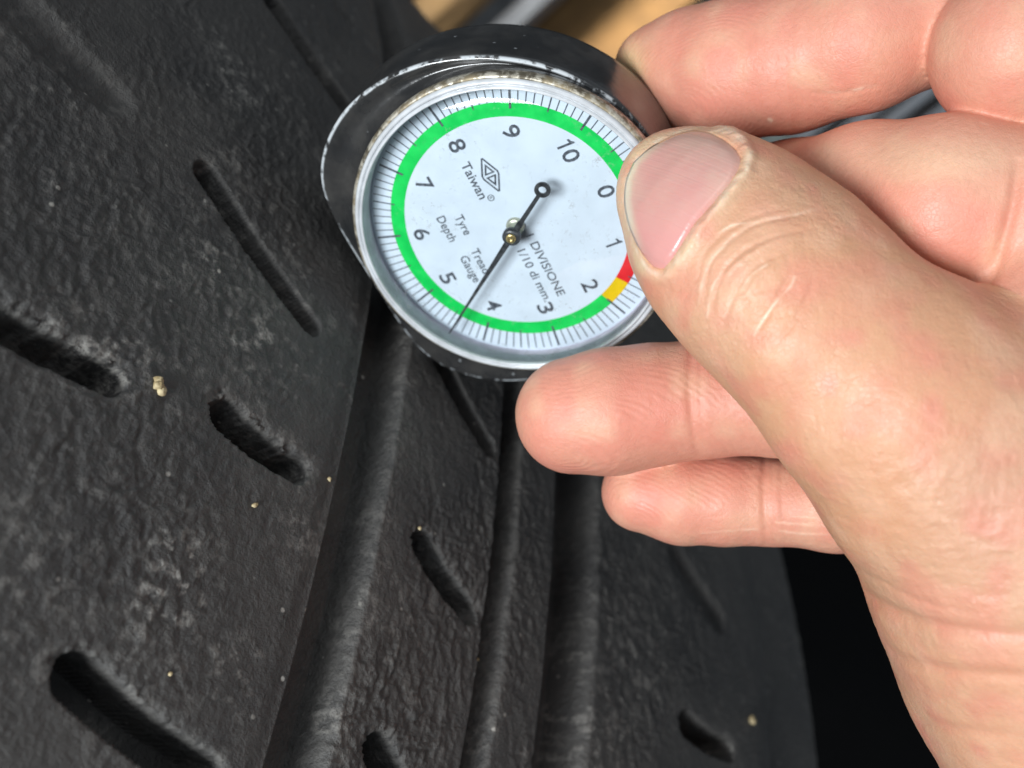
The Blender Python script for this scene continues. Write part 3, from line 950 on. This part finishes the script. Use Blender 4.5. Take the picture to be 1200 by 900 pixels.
#  polyline, which pieces, half-width px, depth mm (negative = raised)
CRE = [
    ([(813, 396), (808, 440), (811, 490), (818, 536)], ('ring',), 6, 0.28),
    ([(822, 402), (820, 450), (824, 536)], ('ring',), 4, 0.12),
    ([(897, 530), (895, 560), (896, 600), (899, 640)], ('little',), 5, 0.28),
    ([(905, 530), (904, 590), (908, 640)], ('little',), 3, 0.10),
    ([(915, 540), (916, 590), (921, 640)], ('little',), 3, 0.08),
    ([(930, 0), (926, 60), (932, 110), (936, 165)], ('index',), 7, 0.16),
    ([(918, 20), (914, 90), (920, 160)], ('index',), 5, 0.08),
    ([(948, 108), (975, 110), (1010, 106), (1030, 99)], ('index',), 3, 0.12),
    ([(1194, 185), (1187, 240), (1170, 300), (1147, 358)], ('middle', 'palm', 'index2', 'palmb'), 8, 0.55),
    ([(829, 352), (833, 311), (856, 284), (891, 264), (949, 251)], ('thumb',), 3.5, 0.16),
    ([(820, 330), (826, 300), (850, 275), (884, 256), (930, 245)], ('thumb',), 3.5, 0.12),
    ([(838, 372), (845, 330), (868, 300), (905, 282), (960, 268)], ('thumb',), 3.5, 0.14),
    ([(850, 385), (862, 345), (885, 315), (925, 296)], ('thumb',), 3.5, 0.11),
    ([(886, 392), (905, 362), (925, 325)], ('thumb',), 3.5, 0.15),
    ([(905, 410), (935, 372), (955, 325)], ('thumb',), 4, 0.1),
    ([(840, 330), (880, 300), (920, 278)], ('thumb',), 3, -0.10),
    ([(860, 365), (890, 328), (918, 305)], ('thumb',), 4, -0.14),
    ([(995, 678), (1020, 700), (1060, 718), (1120, 732), (1230, 742)], ('thenar', 'palm'), 9, 0.55),
    ([(1020, 745), (1060, 770), (1120, 782), (1230, 790)], ('thenar', 'palm'), 8, 0.35),
    ([(1060, 845), (1110, 850), (1200, 862)], ('thenar', 'palm'), 7, 0.2),
    ([(990, 655), (1030, 672), (1090, 700), (1150, 712)], ('thenar', 'palm'), 4, 0.10),
]
for pl, who, hw, dp in CRE:
    pl = spline(pl)
    d, q = polydist(px, py, pl)
    m = np.zeros(len(HP), bool)
    for w_ in who: m |= is_[w_]
    fade = np.sin(np.clip(q, 0, 1) * math.pi) ** 0.4
    wv = np.exp(-(d / hw) ** 2) * fade * m * sst(0.0, 0.3, facing)
    HD -= dp * wv
    if dp > 0.05: CREASE = np.maximum(CREASE, wv * min(1, dp / 0.25))
# soft anatomy: pads of the finger tips, tendon and knuckle swell
def swell(c, r, amp, who=None):
    global HD
    d = np.linalg.norm(HP - c, axis=1)
    w_ = np.exp(-(d / r) ** 2) * amp
    if who: w_ = w_ * np.any([is_[x] for x in who], axis=0)
    HD = HD + w_
swell(at(905, 330, 105), 10, 0.7, ('thumb', 'thenar'))
swell(at(1000, 455, 104), 12, 0.6, ('thumb', 'thenar', 'palm'))
swell(at(1100, 612, 104), 13, 0.8, ('thumb', 'thenar', 'palm'))
swell(at(1140, 760, 106), 12, 0.6, ('thumb', 'thenar', 'palm'))
swell(at(705, 485, 129), 8, 0.3, ('ring',)); swell(at(850, 85, 133), 9, 0.4, ('index',))
# crepe of the skin over the thumb base and back
skin_w = np.where(is_['thumb'] | is_['thenar'], 1.0, 0.25)
cre = (1 - np.abs(2 * noise3(HP * np.array([0.55, 0.75, 0.55]), 3) - 1)) * 0.6 + (1 - np.abs(2 * noise3(HP * 1.2 + 7, 5) - 1)) * 0.4
zone = np.exp(-(((px - 1130) / 130) ** 2 + ((py - 600) / 120) ** 2)) + 0.8 * np.exp(-(((px - 880) / 60) ** 2 + ((py - 345) / 60) ** 2))
HD += (cre - 0.6) * 0.22 * skin_w * (0.18 + zone)
HD += (noise3(HP * 0.16, 9) - 0.5) * 0.5 * skin_w

def worley(P, seed):
    i = np.floor(P); f1 = np.full(len(P), 9.0); f2 = f1.copy()
    for dx in (-1, 0, 1):
        for dy in (-1, 0, 1):
            for dz in (-1, 0, 1):
                j = i + (dx, dy, dz)
                q = np.stack([_hash(j[:, 0], j[:, 1], j[:, 2], seed + k_) for k_ in range(3)], -1) + j
                d = ((P - q) ** 2).sum(1)
                f2 = np.minimum(f2, np.maximum(f1, d)); f1 = np.minimum(f1, d)
    return np.sqrt(f2) - np.sqrt(f1)
vis = facing > -0.1
mic = np.zeros(len(HP))
Pv = HP[vis]
stretch = Pv @ np.array([[1.0, 0.25, 0], [-0.25, 1.35, 0], [0, 0, 1.0]])
cell = 1 - sst(0.0, 0.30, worley(stretch * 1.05, 81))
cell2 = 1 - sst(0.0, 0.35, worley(stretch * 2.1 + 9, 91))
back_w = np.where((is_['thumb'] | is_['thenar'])[vis], 1.0, 0.30)
mic[vis] = -(0.020 * cell + 0.010 * cell2) * back_w * (0.5 + noise3(Pv * 0.3, 83)) + 0.03 * (noise3(Pv * 0.9, 87) - 0.5) + 0.025 * (noise3(Pv * 2.2, 88) - 0.5)
HD += mic

# nail outline (seen from the eye), bed and fold
NAIL = [(744, 191), (760, 175), (775, 165), (795, 156), (815, 152), (833, 155), (850, 164), (862, 174), (869, 186), (866, 199), (856, 215), (845, 229), (829, 247), (813, 265), (801, 284), (790, 302), (778, 316), (766, 313), (754, 298), (745, 280), (738, 260), (734, 236), (736, 212), (744, 191)]
nd_, nq_ = polydist(px, py, NAIL)
def inside_poly(x, y, pl):
    c = np.zeros(len(x), bool)
    for i in range(len(pl) - 1):
        x0, y0 = pl[i]; x1, y1 = pl[i + 1]
        cond = ((y0 > y) != (y1 > y))
        with np.errstate(divide='ignore', invalid='ignore'):
            xi = (x1 - x0) * (y - y0) / (y1 - y0 + 1e-12) + x0
        c ^= cond & (x < xi)
    return c
ins = inside_poly(px, py, NAIL)
front = is_['thumb'] & (facing > -0.05)
sgn_d = np.where(ins, -nd_, nd_)
HD = np.where(front & ins, -0.40 * sst(2, 14, nd_), HD)
fold = np.exp(-((sgn_d - 9) / 8) ** 2) * front * (~ins)
prox = sst(760, 850, px + (py - 240) * 0.3)
HD += fold * (0.02 + 0.55 * prox)
HD -= np.exp(-((sgn_d - 1) / 4) ** 2) * front * 0.10 * prox
HD += front * (~ins) * np.exp(-((sgn_d - 6) / 6) ** 2) * prox * (noise3(HP * 1.3, 53) - 0.5) * 0.30
DRY = [([(822, 357), (824, 335), (831, 312), (843, 296), (862, 281), (881, 262)], 2.2), ([(841, 298), (862, 277), (891, 262), (925, 255), (962, 245)], 2.0), ([(832, 372), (836, 340), (848, 318)], 1.8),
       ([(886, 393), (897, 374), (913, 352), (927, 337), (931, 325)], 2.0), ([(842, 275), (858, 266), (880, 263)], 1.6), ([(868, 345), (880, 325), (900, 312)], 1.8), ([(850, 372), (860, 352), (866, 338)], 1.8),
       ([(908, 612), (935, 614), (968, 617)], 1.8), ([(912, 622), (940, 625), (975, 626)], 1.8), ([(922, 605), (960, 607)], 1.5), ([(820, 625), (860, 622), (890, 620)], 1.6), ([(962, 107), (990, 108), (1028, 99)], 2.2), ([(900, 137), (906, 141)], 2.5), ([(640, 0), (640, 1)], 0.1)]
dry = np.zeros(len(HP))
for pl, hw in DRY:
    d_, q_ = polydist(px, py, spline(pl)); hw = hw * 0.85
    dry = np.maximum(dry, np.exp(-(d_ / hw) ** 2) * np.sin(np.clip(q_, 0, 1) * math.pi) ** 0.3 * (is_['thumb'] | is_['thenar'] | is_['little'] | is_['index']) * (facing > 0.1) * (0.35 + 0.65 * sst(0.3, 0.6, noise3(HP * 0.9, 44))))
HD += dry * 0.03
HP2 = HP + HN * HD[:, None]

# finger print ridges: distance round the whorl of each pad
for nm, (cx, cy, cz), amp in (('ring', (655, 530, 132), 0.9), ('little', (745, 610, 138), 0.6), ('index', (800, 120, 137), 0.6)):
    c = at(cx, cy, cz)
    ax_ = unit(at(cx + 60, cy - (8 if nm != 'little' else -3), cz) - c)
    r_ = HP - c
    al = r_ @ ax_
    pr = np.linalg.norm(r_ - np.outer(al, ax_), axis=1)
    dd = np.sqrt((al * np.where(al < 0, 1.0, 0.42)) ** 2 + pr ** 2)
    m = is_[nm]
    RIDGE = np.where(m, dd + 2.6 * noise3(HP * 0.16, 19) + 0.35 * noise3(HP * 0.6, 20), RIDGE)
    RIDGEW = np.where(m, amp * (1 - sst(9, 13, dd)) * (0.25 + 0.75 * sst(0.35, 0.6, noise3(HP * 0.28 + 3, 23))), RIDGEW)

# tint: pink finger pads, tan thumb and wrist, pale dry folds (skin colour, not light)
tan = np.array([0.60, 0.314, 0.183]); pink = np.array([0.68, 0.30, 0.22]); pale = np.array([0.70, 0.42, 0.28]); redc = np.array([0.66, 0.23, 0.17])
T = np.tile(tan, (len(HP), 1))
def blend(w_, c):
    global T
    w_ = np.clip(w_, 0, 1)[:, None]; T = T * (1 - w_) + c * w_
fing = is_['index'] | is_['index2'] | is_['middle'] | is_['ring'] | is_['little'] | is_['palm'] | is_['palmb']
blend(fing * 0.75, pink)
for nm, c, r in (('ring', at(680, 490, 131), 9), ('little', at(760, 590, 136), 8), ('index', at(850, 95, 134), 12), ('middle', at(1080, 310, 116), 10), ('ring', at(770, 480, 128), 7)):
    blend(np.exp(-(np.linalg.norm(HP - c, axis=1) / r) ** 2) * is_[nm] * 0.5, redc)
blend(np.exp(-(((px - 1100) / 120) ** 2 + ((py - 185) / 28) ** 2)) * is_['middle'] * 0.9, pale)
blend(np.exp(-(((px - 735) / 22) ** 2 + ((py - 85) / 40) ** 2)) * is_['index'] * 0.9, np.array([0.70, 0.50, 0.26]))
blend(fold * 0.9, np.array([0.70, 0.50, 0.31]))
blend(np.exp(-(((px - 870) / 45) ** 2 + ((py - 340) / 50) ** 2)) * is_['thumb'] * 0.35, pale)
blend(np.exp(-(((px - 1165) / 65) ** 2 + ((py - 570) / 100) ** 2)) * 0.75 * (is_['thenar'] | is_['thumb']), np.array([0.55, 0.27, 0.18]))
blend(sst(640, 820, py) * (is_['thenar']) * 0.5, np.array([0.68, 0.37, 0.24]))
cut = np.exp(-((sgn_d - 4 - 6 * noise3(HP * 0.5, 51) * prox) / (2.2 + 2.5 * prox)) ** 2) * front * (facing > 0.0) * (0.3 + 0.7 * sst(0.35, 0.65, noise3(HP * 1.1, 47)))
blend(dry * np.where(is_['little'], 0.4, 0.8), np.array([0.92, 0.76, 0.58]))
blend(cut * 0.8, np.array([0.80, 0.66, 0.50]))
vein = sst(0.55, 0.75, noise3(HP * np.array([0.10, 0.10, 0.10]) + 5, 61)) * (is_['thenar'] | is_['thumb'])
blend(vein * 0.35, np.array([0.58, 0.36, 0.24]))
blend((noise3(HP * 0.45 + 31, 63) - 0.50) * 1.2 * (is_['thenar'] | is_['thumb']), redc * 0.95)
blend(CREASE * 0.22, np.array([0.58, 0.20, 0.13]))
blend((noise3(HP * 0.35, 29) - 0.52) * 1.3, pale)
blend((noise3(HP * 0.28 + 11, 37) - 0.52) * 1.2, redc)

k = N('skin')
k.to(k.mix(k.ramp(k.noise(1300, 4, 0.6), 0.35, 0.75, 0, 0.16), k.attr('skin_tint', 'Color'), (0.45, 0.20, 0.13)), 'Base Color')
vo = k.n('ShaderNodeTexVoronoi'); vo.feature = 'DISTANCE_TO_EDGE'; vo.inputs['Scale'].default_value = 1900; k.l(k.objco(), vo.inputs['Vector'])
pore = k.ramp(vo.outputs['Distance'], 0.0, 0.14)
k1 = k.math('SINE', k.math('MULTIPLY', k.attr('ridge'), 2 * math.pi / 0.52))
k1 = k.math('MULTIPLY', k1, k.attr('ridge_w'))
nb = k.bump(k.math('MULTIPLY', pore, k.math('SUBTRACT', 1.0, k.attr('ridge_w'))), 0.00004, 0.4)
nb = k.bump(k1, 0.00003, 0.5, nb)
nb = k.bump(k.noise(500, 5, 0.62), 0.0003, 0.5, nb)
k.to(nb, 'Normal')
k.to(k.ramp(k.noise(350, 4), 0.3, 0.7, 0.42, 0.56), 'Roughness')
k.set(Subsurface_Weight=0.30, Subsurface_Scale=0.0011, Specular_IOR_Level=0.45)
k.b.inputs['Subsurface Radius'].default_value = (1.0, 0.36, 0.22)
M_skin = k.m
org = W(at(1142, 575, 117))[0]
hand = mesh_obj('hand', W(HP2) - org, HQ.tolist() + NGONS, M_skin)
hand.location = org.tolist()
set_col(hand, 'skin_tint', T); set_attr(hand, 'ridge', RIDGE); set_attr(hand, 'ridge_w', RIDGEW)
tag(hand, 'bare right hand reaching in from the right, thumb on the dial and fingers behind it', 'hand')

# thumb nail: a curved plate lying in its bed, thickness at the free edge
k = N('nail_plate')
e = k.attr('rim')
cl = k.mix(k.ramp(k.noise(110, 4), 0.35, 0.7), (0.61, 0.30, 0.265), (0.62, 0.38, 0.31))
cl = k.mix(k.ramp(k.attr('lunula'), 0.0, 1.0, 0, 0.7), cl, (0.64, 0.27, 0.26))
cl = k.mix(e, cl, (0.74, 0.58, 0.42))
k.to(cl, 'Base Color')
cx_ = k.n('ShaderNodeCombineXYZ'); k.l(k.attr('across'), cx_.inputs[0])
ridg = k.noise(3.2, 3, 0.5, cx_.outputs[0])
k.to(k.bump(k.noise(420, 4), 0.00008, 0.35, k.bump(ridg, 0.00012, 0.5)), 'Normal')
k.set(Roughness=0.30, Coat_Weight=0.25, Coat_Roughness=0.15, Subsurface_Weight=0.3, Subsurface_Scale=0.001, Specular_IOR_Level=0.5)
k.b.inputs['Subsurface Radius'].default_value = (1.0, 0.4, 0.3)
M_nail = k.m
npoly = np.array(NAIL[:-1], float)
# smooth outline
npoly = np.array(spline(list(map(tuple, np.vstack([npoly, npoly[:1]]))), 96))[:-1]
nc = npoly.mean(0)
NR = 22
def thumb_point(pxs, pys):
    d = np.stack([(pxs - 600) / FPX, (pys - 450) / FPX, np.ones_like(pxs)], -1)
    z = np.full(len(pxs), 96.0)
    for _ in range(80):
        P_ = d * z[:, None]
        v_ = capsule_chain(P_, THUMB, 3, THUMB_FLAT)
        z = z + np.clip(v_, -1, 1) * 0.55
    return d * z[:, None]
Vn, rimv, lun = [], [], []
for j in range(NR + 1):
    q = j / NR
    ql = nc + (npoly - nc) * q * 1.005
    if j == 0: ql = ql[:1]
    Pn = thumb_point(ql[:, 0], ql[:, 1])
    Gn = np.stack([capsule_chain(Pn + np.eye(3)[i] * .2, THUMB, 3, THUMB_FLAT) - capsule_chain(Pn - np.eye(3)[i] * .2, THUMB, 3, THUMB_FLAT) for i in range(3)], -1)
    Gn /= np.linalg.norm(Gn, axis=1, keepdims=True)
    lift = 0.10 - 0.35 * max(0, q - 0.85) / 0.15
    leftness = np.clip((775 - ql[:, 0]) / 40, 0, 1)
    lf = lift + leftness * 0.36 * (q ** 2)
    Vn.append(Pn + Gn * lf[:, None])
    d_, _ = polydist(ql[:, 0], ql[:, 1], NAIL)
    free = np.clip((790 - ql[:, 0]) / 45, 0, 1) * np.clip((300 - ql[:, 1]) / 40, 0, 1)
    rimv.append((1 - sst(3, 13, d_)) * free)
    lun.append(np.clip((ql[:, 1] - 225) / 60, 0, 1))
Vn = np.vstack(Vn); rimv = np.concatenate(rimv); lun = np.concatenate(lun)
m = len(npoly); Fn = []
for i in range(m): Fn.append((0, 1 + (i + 1) % m, 1 + i))
for j in range(1, NR):
    a = 1 + (j - 1) * m; b = a + m
    for i in range(m):
        Fn.append((a + i, a + (i + 1) % m, b + (i + 1) % m, b + i))
nail = mesh_obj('thumb_nail', W(Vn) - org, Fn, M_nail, hand)
set_attr(nail, 'across', (Vn - Vn[0]) @ unit(np.array([-0.54, 0.84, 0.0]))); set_attr(nail, 'rim', rimv); set_attr(nail, 'lunula', lun)
md = nail.modifiers.new('plate', 'SOLIDIFY'); md.thickness = 0.0003; md.offset = 0

# ------------------------------------------------------------------ things standing behind the tyre
M_card = plain('cardboard', (0.50, 0.28, 0.11), 0.8, nscale=30, namp=0.2)
M_pale = plain('pale_plastic', (0.20, 0.215, 0.235), 0.6, nscale=20, namp=0.15)
M_tan = plain('tan_paper', (0.30, 0.19, 0.085), 0.8, nscale=20, namp=0.2)
M_dark = plain('dark_paint', (0.012, 0.013, 0.015), 0.6, nscale=20, namp=0.2, Specular_IOR_Level=0.15)
M_stripe = plain('pale_edge', (0.14, 0.165, 0.20), 0.5, nscale=20, namp=0.1)

def cuboid(cx, cy, cz, sx, sy, sz, bev=0.0):
    import bmesh
    bm = bmesh.new(); bmesh.ops.create_cube(bm, size=1)
    for v in bm.verts: v.co = Vector((cx + v.co.x * sx, cy + v.co.y * sy, cz + v.co.z * sz))
    if bev: bmesh.ops.bevel(bm, geom=bm.edges[:], offset=bev, segments=2, affect='EDGES')
    V = [tuple(v.co) for v in bm.verts]; bm.verts.index_update()
    F = [tuple(v.index for v in f.verts) for f in bm.faces]
    bm.free()
    return V, F

EYE = W([0, 0, 0])[0]
def ray_at(px, py, dist):
    d = Wd(at(px, py, 1.0)); d = d / np.hypot(d[0], d[1])
    return EYE + d * dist
def standing(name, px0, px1, dist, depth, top, mat, label, cat, bottom=0.0, bev=0.006, pyref=20):
    """a box on the floor whose near face spans two picture columns"""
    a = ray_at(px0, pyref, dist); b = ray_at(px1, pyref, dist)
    w = np.hypot(*(b - a)[:2]); mid = (a + b) / 2
    ang = math.atan2(b[1] - a[1], b[0] - a[0])
    root = empty(name, loc=(mid[0], mid[1], 0)); root.rotation_euler = (0, 0, ang)
    tag(root, label, cat)
    return root, w
# cardboard box with its flaps folded shut
root, w = standing('cardboard_box', 636, 795, 1.05, 0.4, 0.8, M_card, 'tall brown cardboard box standing blurred beyond the gauge', 'box')
V, F = cuboid(0, 0.2, 0.42, w, 0.4, 0.84, 0.004); mesh_obj('carton', V, F, M_card, root, smooth=False)
for sx in (-1, 1):
    V, F = cuboid(sx * w * 0.25, 0.2, 0.8425, w * 0.49, 0.40, 0.004); mesh_obj('flap', V, F, M_card, root, smooth=False)
# pale sack
def sack(name, root, w, d, h, mat, seed):
    n, m_ = 36, 22; V, F = [], []
    for j in range(m_ + 1):
        q = j / m_
        for i in range(n):
            a = 2 * math.pi * i / n
            c, s_ = math.cos(a), math.sin(a)
            e = (abs(c) ** 4 + abs(s_) ** 4) ** -0.25
            f_ = (0.9 + 0.12 * math.sin(q * math.pi) - 0.35 * max(0, q - 0.85) / 0.15) * (1 + 0.05 * math.sin(3 * a + 7 * q + seed) + 0.03 * math.sin(7 * a - 11 * q))
            V.append((w / 2 * c * e * f_, d / 2 + d / 2 * s_ * e * f_, h * q))
    for j in range(m_):
        for i in range(n):
            F.append((j * n + i, j * n + (i + 1) % n, (j + 1) * n + (i + 1) % n, (j + 1) * n + i))
    F.append(tuple(m_ * n + i for i in range(n)))
    return mesh_obj(name, V, F, mat, root)
root, w = standing('plastic_sack', 586, 640, 0.98, 0.25, 0.9, M_pale, 'pale grey plastic sack blurred left of the cardboard box', 'sack')
sack('sack_skin', root, w, 0.25, 0.95, M_pale, 1)
root, w = standing('paper_sack', 462, 556, 1.15, 0.3, 0.9, M_tan, 'tan paper sack blurred at the top beside the tyre', 'sack')
sack('sack_skin', root, w, 0.3, 0.9, M_tan, 4)
# dark metal cabinet seen between the fingers, pale edging strips on its front
root, w = standing('metal_cabinet', 760, 1500, 1.5, 0.5, 1.5, M_dark, 'dark metal cabinet with pale door edges seen blurred between the fingers', 'cabinet', pyref=120)
V, F = cuboid(0, 0.25, 0.8, w, 0.5, 1.6, 0.008); mesh_obj('cabinet_body', V, F, M_dark, root, smooth=False)
for fx in (0.345, 0.405, 0.455, 0.52):
    V, F = cuboid((fx - 0.5) * w, -0.006, 0.8, 0.014, 0.012, 1.5, 0.002); mesh_obj('edge_strip', V, F, M_stripe, root, smooth=False)
V, F = cuboid((0.25 - 0.5) * w, -0.008, 0.8, w * 0.15, 0.016, 1.5, 0.003); mesh_obj('door_panel', V, F, plain('teal_door', (0.10, 0.13, 0.135), 0.5, nscale=10), root, smooth=False)
# workshop wall
wall_mat = plain('grey_wall', (0.25, 0.25, 0.25), 0.8, nscale=6)
c0_ = ray_at(600, 0, 5.2); a0_ = math.atan2(*(ray_at(1000, 0, 5.2) - ray_at(200, 0, 5.2))[[1, 0]])
V, F = cuboid(0, 0.05, 2.5, 18, 0.1, 5.0)
o = mesh_obj('wall', V, F, wall_mat, smooth=False); o.location = (c0_[0], c0_[1], 0); o.rotation_euler = (0, 0, a0_)
tag(o, 'plain grey workshop wall at the back', 'wall')
